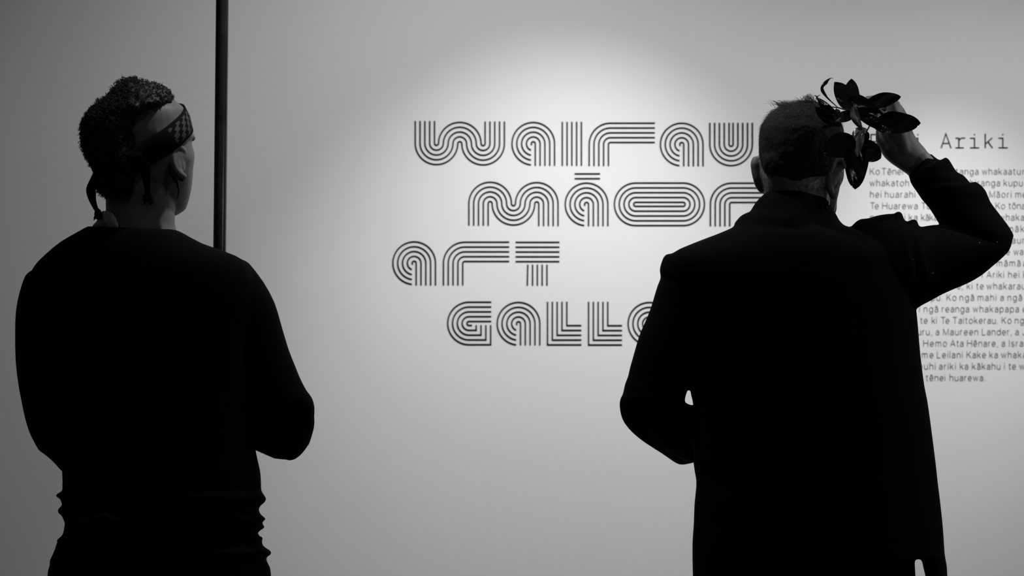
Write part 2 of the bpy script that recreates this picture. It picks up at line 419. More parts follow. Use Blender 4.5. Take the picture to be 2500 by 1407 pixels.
mb = MB()
def hs(x, y): return (2110 + x / 6.757, 310 + y / 6.757)
HEAD = [[(1268, 350), (1345, 112), (1430, 350)], [(1305, 272), (1390, 272)],
        [(1505, 186), (1560, 186), (1560, 345)], [(1505, 345), (1640, 345)], [(1560, 235), (1575, 205), (1600, 186), (1630, 182), (1662, 187)],
        [(1745, 186), (1818, 186), (1818, 345)], [(1745, 345), (1893, 345)], [(1818, 118), (1818, 138)],
        [(1995, 112), (1995, 350)], [(2110, 180), (1995, 285)], [(2040, 245), (2116, 350)],
        [(2213, 186), (2285, 186), (2285, 345)], [(2213, 345), (2365, 345)], [(2285, 118), (2285, 138)],
        [(810, 186), (883, 186), (883, 345)], [(810, 345), (957, 345)], [(883, 118), (883, 138)],
        [(112, 350), (112, 125), (200, 125), (235, 140), (252, 180), (235, 225), (200, 240), (112, 240)],
        [(335, 180), (335, 300), (352, 338), (395, 350), (440, 335), (460, 300)], [(460, 180), (460, 350)],
        [(575, 112), (575, 350)], [(575, 235), (600, 195), (640, 180), (680, 195), (694, 235), (694, 350)]]
wh = bpy.data.objects.new('wall_heading', None); COL.objects.link(wh)
wh.location = (wall_xy(2290, 340)[0], D_WALL, wall_xy(2290, 362)[1])
tag(wh, 'thin typewriter style heading above the grey wall text, partly behind the raised hand', 'wall text')
for sel in (HEAD[14:], HEAD[:14]):
    mb = MB()
    for s in sel: ribbon(mb, [wall_xy(*hs(*q)) for q in s], 2.7 * PXW, D_WALL - 0.0016, D_WALL + 0.0004)
    obj('heading_word', mb, M['vinyl'], wh, smooth=False)

# ------------------------------------------------------------------ hands
def hand(mb, W, X, N, side, curls, thumb=(0.5, 0.5, 0.4), s=1.0, spread=4, thumb_out=0.75):
    """W wrist, X towards the fingers, N out of the back of the hand, side=+1/-1 puts the thumb on +/-(X x N)"""
    X = X.normalized(); N = (N - X * N.dot(X)).normalized(); S = X.cross(N) * side
    W = Vector(W)
    offs = [0.031, 0.0105, -0.0105, -0.030]; plen = [0.094, 0.097, 0.092, 0.084]
    lens = [(0.044, 0.026, 0.021), (0.048, 0.030, 0.022), (0.044, 0.028, 0.021), (0.035, 0.021, 0.019)]
    rad = [0.0088, 0.0090, 0.0086, 0.0076]
    for k in range(4):
        kn = W + (X * plen[k] + S * offs[k]) * s
        tube(mb, [(W + S * offs[k] * 0.55 * s, 0.0155 * s), (W + (X * plen[k] * 0.5 + S * offs[k] * 0.85) * s, 0.0145 * s), (kn, 0.0115 * s)], n=12, sub=2)
        p = kn; ang = 0.0; pts = [(p, rad[k] * 1.12 * s)]
        yaw = math.radians(spread) * (1.5 - k)
        for q in range(3):
            ang += curls[k][q]
            d = (X * math.cos(ang) - N * math.sin(ang)); d = (d + S * math.sin(yaw) * max(0, math.cos(ang))).normalized()
            p = p + d * lens[k][q] * s
            pts.append((p, rad[k] * (1.0, 0.93, 0.8)[q] * s))
        tube(mb, pts, n=12, sub=3)
    # thumb: leaves the side of the palm near its base
    b = W + (X * 0.022 + S * 0.022 - N * 0.006) * s
    d = (X * (1 - thumb_out * 0.45) + S * thumb_out - N * thumb[0]).normalized()
    p1 = b + d * 0.042 * s
    d2 = (d + X * 0.5 * thumb[1] - N * thumb[1] * 0.7 - S * 0.2).normalized(); p2 = p1 + d2 * 0.034 * s
    d3 = (d2 + X * 0.3 - N * thumb[2] * 0.6 - S * 0.25).normalized(); p3 = p2 + d3 * 0.026 * s
    tube(mb, [(b, 0.016 * s), (p1, 0.0125 * s), (p2, 0.0105 * s), (p3, 0.0088 * s)], n=12, sub=3)
    # ball of the thumb
    ellipsoid(mb, W + (X * 0.04 + S * 0.018 - N * 0.008) * s, [X * 0.036 * s, S * 0.018 * s, N * 0.014 * s])

def ear(mb, top, bot, w, d, side):
    """outer ear: rim, bowl and lobe, seen from behind"""
    T, B = P(*top, d), P(*bot, d); ax = B - T; L = ax.length; ax.normalize()
    q = (CAM - T).normalized(); n = ax.cross(q).normalized() * (w / F * d)      # n: across the ear in the picture
    out = lambda s, o, lift: T + ax * (L * s) + n * o + q * lift
    ellipsoid(mb, out(.45, -.05, -.012), [ax * L * .40, n * .62, q * .016])
    tube(mb, [(out(.18, -.75, -.006), .0045), (out(.02, -.25, .002), .0055), (out(.03, .35, .006), .006), (out(.2, .78, .010), .0065), (out(.45, .86, .010), .0062), (out(.68, .62, .007), .006), (out(.85, .2, .003), .007), (out(.95, -.2, -.002), .0065)], n=12)
    tube(mb, [(out(.25, .1, .004), .0035), (out(.45, .25, .006), .0038), (out(.66, .1, .004), .0035)], n=10)

def face(mb, C, f, z_eye, R):
    """nose, brow, lips and chin on a head centred on C, facing f; R = distance from the centre to the face"""
    f = f.normalized(); up = Vector((0, 0, 1)); r = f.cross(up)
    E = Vector((C.x, C.y, z_eye))
    tube(mb, [(E + f * (R - 0.006) + up * 0.008, 0.009), (E + f * (R + 0.006) - up * 0.018, 0.0095), (E + f * (R + 0.016) - up * 0.040, 0.0125)], sub=3)
    for s in (-1, 1):
        ellipsoid(mb, E + f * (R + 0.004) - up * 0.045 + r * 0.012 * s, [r * 0.010, f * 0.013, up * 0.009])
        tube(mb, [(E + f * (R - 0.004) + up * 0.018 + r * 0.012 * s, 0.008), (E + f * (R - 0.012) + up * 0.021 + r * 0.035 * s, 0.0085), (E + f * (R - 0.035) + up * 0.014 + r * 0.067 * s, 0.0075)])
        ellipsoid(mb, E + f * (R - 0.035) - up * 0.035 + r * 0.036 * s, [r * 0.022, f * 0.024, up * 0.024])
    for dz, w, h in ((-0.068, 0.022, 0.006), (-0.079, 0.019, 0.0065)):
        ellipsoid(mb, E + f * (R - 0.004) + up * dz, [r * w, f * 0.011, up * h])
    ellipsoid(mb, E + f * (R - 0.024) - up * 0.108, [r * 0.032, f * 0.026, up * 0.022])
    ellipsoid(mb, E + f * (R - 0.035) - up * 0.075, [r * 0.048, f * 0.036, up * 0.045])
def eyes(parent, C, f, z_eye, R):
    f = f.normalized(); r = f.cross(Vector((0, 0, 1)))
    for s in (-1, 1):
        mb = MB(); ellipsoid(mb, Vector((C.x, C.y, z_eye)) + f * (R - 0.0195) + r * 0.032 * s, [r * 0.0125, f * 0.0125, Vector((0, 0, 0.0085))])
        obj('eye', mb, M['eye'], parent)

def legs(mb, cx, cy, r_hip, r_knee, r_ank, half=0.095, top=0.88, stance=0.02):
    for s in (-1, 1):
        tube(mb, [(Vector((cx + s * half, cy, top)), r_hip), (Vector((cx + s * (half + stance * 0.4), cy + 0.005, 0.68)), r_hip * 0.9), (Vector((cx + s * (half + stance), cy + 0.01, 0.48)), r_knee),
                  (Vector((cx + s * (half + stance), cy - 0.01, 0.30)), (r_knee + r_ank) / 2 * 1.02), (Vector((cx + s * (half + stance), cy - 0.01, 0.10)), r_ank)], n=18)
def feet(mb, cx, cy, half, s_=1.0):
    for s in (-1, 1):
        x = cx + s * half
        tube(mb, [(Vector((x, cy - 0.045, 0.045)), 0.03 * s_), (Vector((x + s * 0.005, cy + 0.06, 0.045)), 0.034 * s_), (Vector((x + s * 0.012, cy + 0.14, 0.037)), 0.028 * s_)], n=14)
def shoes(parent, cx, cy, half):
    for s in (-1, 1):
        x = cx + s * half; mb = MB(); rings = []
        for q, w, h in ((-0.105, 0.022, 0.03), (-0.10, 0.032, 0.075), (-0.05, 0.037, 0.10), (0.0, 0.039, 0.105), (0.06, 0.043, 0.085), (0.12, 0.048, 0.062), (0.17, 0.044, 0.05), (0.20, 0.03, 0.038), (0.212, 0.012, 0.022)):
            ring = []
            for j in range(18):
                a = 2 * math.pi * j / 18; zz = math.sin(a)
                ring.append(Vector((x + s * 0.012 * (q / 0.2) + w * math.cos(a), cy + q, 0.001 + h * 0.5 * (1 + (zz if zz > 0 else max(zz * 1.6, -1))))))
            rings.append(ring)
        mb.rings(rings); obj('shoe', mb, M['shoe'], parent)

# ================================================================== left man
LX = -0.651
cL = D_L
sw_rows = [(222, 553.5, 418, 560, cL, .085), (214, 553, 428, 561.5, cL, .095), (190, 566, 446, 569, cL, .112), (147, 591, 492, 594, cL, .125), (110, 622, 548, 614, cL, .132),
           (82, 652, 598, 638, cL, .137), (72, 690, 622, 680, cL, .140), (80, 740, 626, 740, cL, .140), (92, 800, 618, 800, cL, .138), (110, 900, 612, 900, cL, .134),
           (130, 1000, 612, 1000, cL, .128), (146, 1070, 620, 1070, cL, .125), (150.5, 1110, 626, 1110, cL, .124), (151.5, 1153, 634.5, 1147, cL, .124),
           (152.5, 1178, 637, 1170, cL, .124), (151.8, 1190, 637.5, 1190, cL, .124), (153, 1199, 638, 1198, cL, .123), (143, 1204, 642.5, 1206, cL, .126), (137, 1209, 649, 1216, cL, .129), (138, 1214, 649, 1222, cL, .128),
           (147.5, 1219, 644, 1229, cL, .125), (149, 1227, 636, 1235, cL, .123), (153, 1234, 632, 1243, cL, .122), (145, 1240, 632.5, 1249, cL, .123), (141, 1247, 638, 1258, cL, .126), (143, 1254, 648, 1266, cL, .128), (149.5, 1258, 646.5, 1271, cL, .126), (157.5, 1276, 638, 1276, cL, .122), (158, 1282, 643, 1283, cL, .124),
           (156.5, 1288, 646, 1289, cL, .125), (155, 1299, 626, 1303, cL, .121), (151, 1309, 640, 1312, cL, .124), (143, 1315, 642, 1316, cL, .125), (138, 1321, 639, 1321, cL, .126), (141, 1326, 636, 1326, cL, .12)]
sleeveL = [(75, 662, 150, 690, cL, .045), (61, 674, 168, 700, cL, .055), (47, 716, 172, 735, cL, .062), (38.5, 760, 174, 775, cL, .062), (36.6, 814, 174, 825, cL, .060), (38, 883, 174, 885, cL, .057),
           (45, 942, 174, 942, cL, .054), (53.5, 987, 176, 987, cL, .052), (61, 1022, 180, 1022, cL, .052), (70, 1052, 184, 1050, cL + .005, .052), (80, 1074, 190, 1070, cL + .01, .050), (94, 1099, 195, 1082, cL + .02, .046), (103, 1106, 198, 1088, cL + .03, .045), (122, 1121, 203, 1095, cL + .05, .044), (137, 1136, 212, 1098, cL + .07, .043), (151.5, 1152, 225, 1105, cL + .09, .042), (175, 1168, 250, 1110, cL + .11, .038)]
sleeveR = [(590, 634, 520, 690, cL, .045), (608, 643, 530, 710, cL, .055), (643.5, 689, 540, 755, cL, .062), (670, 738, 545, 795, cL, .062), (684.5, 785, 552, 830, cL, .060), (704, 851, 566, 885, cL, .058), (722.5, 898, 582, 925, cL, .056),
           (733, 924, 590, 945, cL, .056), (748, 953, 598, 966, cL, .055), (762, 972, 605, 985, cL, .055), (768, 995, 612, 1005, cL + .004, .055), (767.5, 1018, 616, 1028, cL + .008, .054), (768, 1034, 620, 1045, cL + .01, .054), (765, 1053, 624, 1062, cL + .012, .053), (757, 1076, 630, 1078, cL + .014, .052),
           (745.5, 1098, 642, 1094, cL + .016, .048), (731, 1114, 662, 1108, cL + .018, .042), (718, 1122.6, 684, 1118, cL + .02, .03), (706, 1125, 696, 1122, cL + .02, .01)]
elbL, wriL = P(142, 1046, cL + .01), Vector((-0.742, 2.775, 1.058))
elbR, wriR = P(692, 1052, cL + .015), Vector((-0.563, 2.835, 1.125))
staff_top, staff_bot = P(542.8, 0, 2.92), P(536.6, 610, 2.92)
ddir = (staff_bot - staff_top).normalized()
staff_hi = staff_top - ddir * 0.30
staff_lo = staff_bot + ddir * ((staff_bot.z - 0.0) / -ddir.z)
grip = staff_top + ddir * ((staff_top.z - 1.135) / -ddir.z)

mb = MB()
loft(mb, sw_rows, n=44, sub=2, ex=2.25)
loft(mb, sleeveL, n=28, sub=2); loft(mb, sleeveR, n=28, sub=2)
tube(mb, [(elbL, .046), (elbL.lerp(wriL, .5), .043), (wriL, .036)], n=18)
tube(mb, [(elbR, .054), (elbR.lerp(wriR, .5), .046), (wriR, .037)], n=18)
# skin, one continuous body
body = MB()
hd = cL + 0.015
head_rows = [(318, 199, 352, 200, hd, .02), (292, 208, 384, 210, hd, .055), (268, 224, 408, 226, hd, .078), (248, 244, 428, 246, hd, .090), (232, 264, 449, 263, hd, .097), (221, 284, 458, 282, hd, .101), (214, 304, 462.5, 303, hd, .103),
             (211, 320, 467, 319, hd, .104), (211, 331, 475, 331, hd, .103), (212, 343, 468.5, 343, hd, .102), (214, 357, 470, 357, hd, .101), (217, 373, 474.3, 373, hd, .100), (221, 387, 475, 387, hd, .099), (228, 407, 472.3, 407, hd + .004, .095),
             (238, 430, 471, 430, hd + .008, .09), (246, 448, 469.6, 446, hd + .012, .085), (262, 473, 465.5, 471, hd + .018, .078), (290, 493, 460, 492, hd + .026, .068), (320, 508, 454.5, 508, hd + .034, .058), (352, 518, 448, 515.5, hd + .04, .045), (385, 525, 430, 527, hd + .045, .02)]
neck_rows = [(262, 430, 418, 430, cL, .064), (258, 470, 424, 470, cL, .064), (258, 500, 426.5, 500, cL, .064), (257.5, 530, 427, 530, cL, .066), (250, 552, 428, 552, cL, .070), (230, 580, 440, 580, cL, .078), (190, 610, 480, 610, cL, .09)]
loft(body, head_rows, n=40, sub=3, ex=2.1); loft(body, neck_rows, n=32, sub=3)
# right ear
ear(body, (433, 358), (445, 436), 19, hd - .066, -1)
fL = Vector((math.sin(math.radians(22)), math.cos(math.radians(22)), 0)); rL = fL.cross(Vector((0, 0, 1)))
HC = P(343, 350, hd)
ellipsoid(body, HC - rL * 0.098 - Vector((0, 0, 0.02)), [fL * 0.02, Vector((0, 0, 0.032)), rL * 0.012])
face(body, HC, fL, HC.z, 0.101)
inner = [tuple(r[:4]) + (r[4], r[5] * .78) for r in sw_rows[3:24:2]]
loft(body, inner, n=32, sub=1, sx=.82)
for sh, el, wr in ((P(150, 745, cL), elbL, wriL), (P(552, 740, cL), elbR, wriR)):
    tube(body, [(sh, .04), (sh.lerp(el, .5), .038), (el, .036), (el.lerp(wr, .5), .034), (wr, .026)], n=16)
# right hand closed round the staff, left hand resting on the belly
hx = (grip - wriR); hx.z = 0.0
hX = Vector((-0.70, 0.70, 0.06)).normalized()
side = 1 if hX.cross(Vector((.75, .66, 0))).z > 0 else -1
tube(body, [(wriR, .026), (wriR + hX * .03, .024)], n=14)
hand(body, grip - hX * 0.092 + Vector((.66, .70, 0)).normalized() * 0.026, hX, Vector((.70, .70, 0)), side, [(0.95, 1.35, 0.9)] * 4, thumb=(0.9, 1.0, 0.8), spread=0)
hX2 = Vector((0.86, 0.30, -0.10)).normalized()
side2 = 1 if hX2.cross(Vector((-.3, .95, 0))).z > 0 else -1
hand(body, wriL + hX2 * .012, hX2, Vector((-0.28, 0.95, 0.05)), side2, [(0.35, 0.45, 0.3), (0.4, 0.5, 0.3), (0.45, 0.55, 0.35), (0.5, 0.6, 0.4)], thumb=(0.25, 0.4, 0.3))
legs(body, LX, cL, .078, .052, .038); feet(body, LX, cL, .115)
tube(body, [(Vector((LX - .07, cL, .93)), .095), (Vector((LX + .07, cL, .93)), .095)], n=18)
skinL = fuse(body, .0024, 4, 'person')
bvhL = BVHTree.FromPolygons([v.co.copy() for v in skinL.vertices], [tuple(p.vertices) for p in skinL.polygons])
man = obj('person', skinL, M['skin'])
tag(man, 'person in a black jumper and patterned headband seen from behind, holding a tall staff', 'person')
obj('jumper', fuse(mb, .0030, 2, 'jumper'), M['sweater'], man)
# trousers
mb = MB()
loft(mb, [(166, 1285, 628, 1285, cL, .112), (156, 1304, 630, 1304, cL, .118), (146, 1316, 640, 1316, cL, .121), (139, 1325, 640, 1326, cL, .124), (134, 1342, 643, 1334, cL, .125), (131, 1348, 657, 1343, cL, .127), (129, 1353, 663, 1350, cL, .129), (125, 1362, 658, 1357, cL, .128), (121, 1370, 650, 1361, cL, .126), (121.5, 1380, 652.5, 1373, cL, .128), (117, 1394, 659.5, 1387, cL, .129), (116, 1410, 662, 1410, cL, .13),
          (118, 1450, 662, 1450, cL, .13), (135, 1500, 648, 1500, cL, .12)], n=40, sub=2, ex=2.2)
legs(mb, LX, cL, .098, .072, .062)
obj('trousers', fuse(mb, .003, 2, 'trousers'), M['trousers'], man)
shoes(man, LX, cL, .118)
eyes(man, HC, fL, HC.z, 0.101)

# curly hair: shaved sides, thick curls over the top and down the back of the head
hc = hd - .022
hair_rows = [(312, 194, 334, 194, hc + .02, .015), (300, 199, 352, 199, hc + .018, .04), (288, 206, 388, 208, hc + .016, .062), (272, 220, 407, 219, hc + .012, .080), (258, 236, 420, 234, hc + .008, .093), (245, 248, 424, 246, hc + .004, .099), (231, 260, 398, 258, hc, .104), (213, 282, 356, 282, hc - .004, .104),
             (204, 300, 346, 300, hc - .006, .104), (202, 318, 345, 318, hc - .006, .105), (203, 335, 344, 335, hc - .006, .105), (204, 353, 344, 353, hc - .006, .105), (209, 369, 343, 369, hc - .006, .104), (218, 389, 342, 389, hc - .005, .101), (228, 405, 341, 405, hc - .004, .096), (235, 415, 341, 415, hc - .002, .091),
             (233, 440, 338, 440, hc, .088), (237, 458, 332, 458, hc + .001, .083), (249, 471, 326, 472, hc + .003, .075), (262, 480, 316, 481, hc + .006, .066), (275, 487, 305, 487, hc + .012, .05)]
mb = MB(); loft(mb, hair_rows, n=56, sub=4, ex=2.1)
hair = fuse(mb, .0035, 2, 'hair'); displace(hair, .0050, 75, 2, .0035, 190)
def surface_samples(me, n, seed):
    rng = np.random.RandomState(seed)
    me.calc_loop_triangles()
    co = np.zeros(len(me.vertices) * 3); me.vertices.foreach_get('co', co); co = co.reshape(-1, 3)
    tri = np.zeros(len(me.loop_triangles) * 3, int); me.loop_triangles.foreach_get('vertices', tri); tri = tri.reshape(-1, 3)
    a, b, c = co[tri[:, 0]], co[tri[:, 1]], co[tri[:, 2]]
    nr = np.cross(b - a, c - a); ar = np.linalg.norm(nr, axis=1); nr /= ar[:, None] + 1e-12
    idx = rng.choice(len(tri), n, p=ar / ar.sum())
    u, v = rng.rand(n), rng.rand(n); f = u + v > 1; u[f] = 1 - u[f]; v[f] = 1 - v[f]
    return a[idx] + (b[idx] - a[idx]) * u[:, None] + (c[idx] - a[idx]) * v[:, None], nr[idx], rng
mb = MB()
hair.calc_loop_triangles()
pts, nrm, rng = surface_samples(hair, 6500, 4)
for p, nn in zip(pts, nrm):
    p = Vector(p); nn = Vector(nn)
    if (skinL and bvhL.find_nearest(p)[3] or 1) < .002: continue
    t = nn.orthogonal().normalized(); t.rotate(Matrix.Rotation(rng.rand() * 6.28, 3, nn)); b = nn.cross(t)
    fade = min(1.0, max(0.45, (P(395, 240, hd).x - p.x) / .05))
    R = (.0012 + .0020 * rng.rand()) * fade; turns = 0.7 + 0.9 * rng.rand(); h = (.002 + .0045 * rng.rand()) * fade; C = []
    for k in range(8):
        a = turns * 6.283 * k / 7
        C.append((p + nn * (h * k / 7 + R * .6 * (1 - math.cos(a))) + t * (R * math.sin(a)) + b * (.0018 * k / 7), .00055 * (1 - .5 * k / 7)))
    tube(mb, C, n=4, sub=1, caps=False)
bm = bmesh.new(); bm.from_mesh(hair); cm = mb.mesh('curls'); bm.from_mesh(cm); bm.to_mesh(hair); bm.free()
obj('hair', hair, M['hair_dark'], man)

# headband: a tilted ring lying on head and hair
allv = [v.co.copy() for v in skinL.vertices]; 
nL = len(allv)
polys = [tuple(p.vertices) for p in skinL.polygons if skinL.vertices[p.vertices[0]].co.z > 1.45]
hm = MB(); loft(hm, hair_rows, n=56, sub=4, ex=2.1)
polys += [tuple(i + nL for i in f) for f in hm.f]
bvhH = BVHTree.FromPolygons(allv + [Vector(v) for v in hm.v], polys)
p1, p2, p3 = P(455, 284, hd + .01), P(226, 414, hd + .01), P(338, 390, hd - .104)
bn = (p2 - p1).cross(p3 - p1).normalized(); bn = bn if bn.z > 0 else -bn
bc = (p1 + p2) / 2
ax = (p1 - p2).normalized(); ay = bn.cross(ax).normalized()
NB = 120; Rm = np.zeros((NB, 3))
for i in range(NB):
    a = 2 * math.pi * i / NB; d = ax * math.cos(a) + ay * math.sin(a)
    for j, off in enumerate((-.021, 0, .021)):
        o_ = bc + bn * off; far = o_ + d * 0.3
        hit = bvhH.ray_cast(far, -d, 0.3)
        Rm[i, j] = (hit[0] - o_).length if hit[0] is not None else 0.1
ker = np.exp(-0.5 * (np.arange(-6, 7) / 2.6) ** 2); ker /= ker.sum()
for j in range(3): Rm[:, j] = np.convolve(np.r_[Rm[-6:, j], Rm[:, j], Rm[:6, j]], ker, 'valid')
mb = MB(); vs_ = []; fs = []
for i in range(NB):
    a = 2 * math.pi * i / NB; d = ax * math.cos(a) + ay * math.sin(a)
    for q, th in ((-.021, .0005), (-.021, .004), (0, .0045), (.021, .004), (.021, .0005)):
        j = 0 if q < 0 else (1 if q == 0 else 2)
        vs_.append(bc + bn * q + d * (Rm[i, j] + th))
for i in range(NB):
    for k in range(5):
        a, b = i * 5 + k, i * 5 + (k + 1) % 5; c = ((i + 1) % NB) * 5
        fs.append((a, b, c + (k + 1) % 5, c + k))
mb.add(vs_, fs)
bme = bpy.data.meshes.new('headband'); bme.from_pydata(mb.v, [], mb.f)
uv = bme.uv_layers.new(name='UVMap')
for pl in bme.polygons:
    i0 = min(pl.vertices) // 5
    for li in pl.loop_indices:
        vi = bme.loops[li].vertex_index; i, k = vi // 5, vi % 5
        uu = i / NB
        if i == 0 and max(pl.vertices) // 5 == NB - 1: uu = 1.0
        uv.data[li].uv = (uu, (0, 0, .5, 1, 1)[k])
bm = bmesh.new(); bm.from_mesh(bme); bmesh.ops.recalc_face_normals(bm, faces=bm.faces); bm.to_mesh(bme); bm.free()
m = bpy.data.materials.new('patterned_band'); m.use_nodes = True; nt = m.node_tree; B = nt.nodes['Principled BSDF']
B.inputs['Roughness'].default_value = .9; B.inputs['Specular IOR Level'].default_value = .1
uvn = nt.nodes.new('ShaderNodeUVMap'); sep = nt.nodes.new('ShaderNodeSeparateXYZ'); nt.links.new(uvn.outputs[0], sep.inputs[0])
def mth(op, a, b=None, c=None):
    n = nt.nodes.new('ShaderNodeMath'); n.operation = op
    for k, x in enumerate((a, b, c)):
        if x is None: continue
        if isinstance(x, (int, float)): n.inputs[k].default_value = x
        else: nt.links.new(x, n.inputs[k])
    return n.outputs[0]
u, v = sep.outputs[0], sep.outputs[1]
zig = mth('PINGPONG', v, 0.10)                       # saw-tooth across the band
ph = mth('FRACT', mth('ADD', mth('MULTIPLY', mth('SUBTRACT', u, mth('MULTIPLY', v, 0.055)), 33.0), mth('MULTIPLY', zig, 3.0)))
stripe = mth('MULTIPLY', mth('GREATER_THAN', ph, 0.52), mth('MULTIPLY', mth('GREATER_THAN', v, 0.10), mth('LESS_THAN', v, 0.88)))
# the woven stripes cover only the brow half of the band
front = mth('LESS_THAN', mth('ABSOLUTE', mth('SUBTRACT', mth('FRACT', mth('ADD', u, 0.33)), 0.50)), 0.32)
fac = mth('MULTIPLY', stripe, front)
mx = nt.nodes.new('ShaderNodeMix'); mx.data_type = 'RGBA'
mx.inputs['A'].default_value = (.006, .006, .006, 1); mx.inputs['B'].default_value = (.085, .085, .085, 1)
nt.links.new(fac, mx.inputs['Factor']); nt.links.new(mx.outputs['Result'], B.inputs['Base Color'])
M['band'] = m
band = obj('headband', bme, M['band'], man)
def strip(mb, pairs, d0, th=.003, sub=4):
    """cloth strip: pairs (xl,yl,xr,yr,depth) with real thickness"""
    loft(mb, [tuple(p) + (th,) for p in pairs], n=10, sub=sub, ex=3)
mb = MB()
strip(mb, [(250, 398, 262, 420, hd - .098), (234, 412, 250, 425, hd - .085), (222, 433, 237, 440, hd - .07), (211, 458, 234, 455, hd - .068), (211.5, 474, 234.5, 474, hd - .072), (218, 492, 235, 490, hd - .080), (230, 514, 239, 506, hd - .088), (236, 522, 243, 516, hd - .09)], 0)
obj('band_tail', mb, M['band_plain'], band)
mb = MB(); rt = random.Random(3)
for k in range(26):
    a = P(238 + rt.uniform(-4, 5), 514 + rt.uniform(-3, 4), hd - .09 + rt.uniform(-.006, .006)); q = P(238 + rt.uniform(-10, 13), 531 + rt.uniform(-6, 8), hd - .09 + rt.uniform(-.012, .012))
    tube(mb, [(a, .0022), (a.lerp(q, .5) + Vector((rt.uniform(-.003, .003), rt.uniform(-.003, .003), 0)), .0022), (q, .0008)], n=5, sub=2)
obj('tassel', mb, M['band_plain'], band)
mb = MB()
strip(mb, [(318, 372, 340, 402, hd - .112), (330, 385, 356, 396, hd - .112), (340, 402, 366, 402, hd - .110), (346, 430, 368, 430, hd - .102), (351, 455, 367, 455, hd - .094), (354, 474, 366, 473, hd - .088)], 0)
obj('band_tail', mb, M['band_plain'], band)
mb = MB()
for k in range(26):
    a = P(360 + rt.uniform(-5, 5), 470 + rt.uniform(-3, 4), hd - .088 + rt.uniform(-.006, .006)); q = P(361 + rt.uniform(-11, 12), 495 + rt.uniform(-6, 7), hd - .084 + rt.uniform(-.01, .008))
    tube(mb, [(a, .0022), (a.lerp(q, .5) + Vector((rt.uniform(-.003, .003), rt.uniform(-.003, .003), 0)), .0024), (q, .0008)], n=5, sub=2)
obj('tassel', mb, M['band_plain'], band)
mb = MB(); tube(mb, [(P(306, 392, hd - .108), .008), (P(322, 386, hd - .110), .010), (P(338, 382, hd - .106), .008)], n=12)
k_ = obj('knot', mb, M['band_plain'], band)
# pale stand-up collar of the shirt under the jumper
mb = MB(); vs_ = []; fs = []
top = [(226, 551, 0.02), (236, 540, 0.0), (250, 515.5, -.02), (259, 515, -.055), (268, 518, -.062), (276.5, 522, -.069), (283, 534, -.072), (289, 549, -.074)]
for k, (x, y, dd) in enumerate(top):
    for q, (yy, ex_) in enumerate(((y, 0), (562, 0))):
        c0 = P(x, yy, cL + dd); nrm_ = (CAM - c0).normalized()
        vs_ += [c0, c0 - nrm_ * .0016]
for k in range(len(top) - 1):
    a, b = 4 * k, 4 * (k + 1)
    fs += [(a, b, b + 2, a + 2), (a + 1, a + 3, b + 3, b + 1), (a, a + 1, b + 1, b), (a + 2, b + 2, b + 3, a + 3)]
fs += [(0, 2, 3, 1), (28, 29, 31, 30)]
mb.add(vs_, fs)
o = obj('shirt_collar', mb, M['pale_cloth'], man); o['label'] = 'pale shirt collar standing above the jumper'
# dark curl of hair below the ear
mb = MB()
tube(mb, [(P(x, y, hd - .076 + q), r) for x, y, q, r in ((415, 388, .004, .005), (418, 405, .002, .007), (422, 422, .001, .0065), (429, 438, .002, .0040), (434, 452, .006, .0024), (437, 468, .01, .0016), (433, 484, .012, .0008))], n=8)
tube(mb, [(P(x, y, hd - .070 + q), r) for x, y, q, r in ((447, 428, .006, .0016), (445, 442, .006, .0018), (438, 437, .004, .0018), (431, 441, .004, .0016), (432, 449, .004, .0012))], n=8)
obj('hair_curl', mb, M['hair_dark'], man)
# a bit of undershirt showing at the small of the back
bvhS = BVHTree.FromPolygons([v.co.copy() for v in bpy.data.objects['jumper'].data.vertices], [tuple(p.vertices) for p in bpy.data.objects['jumper'].data.polygons])
mb = MB()
for seg in ([(196, 1270), (203, 1268), (210, 1266)], [(232, 1263), (244, 1258), (258, 1256), (272, 1263), (288, 1267)]):
    pts_ = []
    for x, y in seg:
        h = bvhS.ray_cast(CAM, (P(x, y, 2.6) - CAM).normalized())
        if h[0] is not None: pts_.append((h[0], .0028))
    if len(pts_) > 2: tube(mb, pts_, n=8, sub=3)
obj('undershirt_edge', mb, M['grey_cloth'], man)

# staff in front of the left man
mb = MB()
L_ = (staff_lo - staff_hi).length
tube(mb, [(staff_hi + ddir * .012, .0128), (staff_hi + ddir * .45 * L_, .0136), (staff_lo - ddir * .014, .0144)], n=28, sub=12)
o = obj('staff', mb, M['wood'])
tag(o, 'tall dark polished wooden staff held upright by the man in the headband', 'staff')
tag(man, man['label'], 'person')

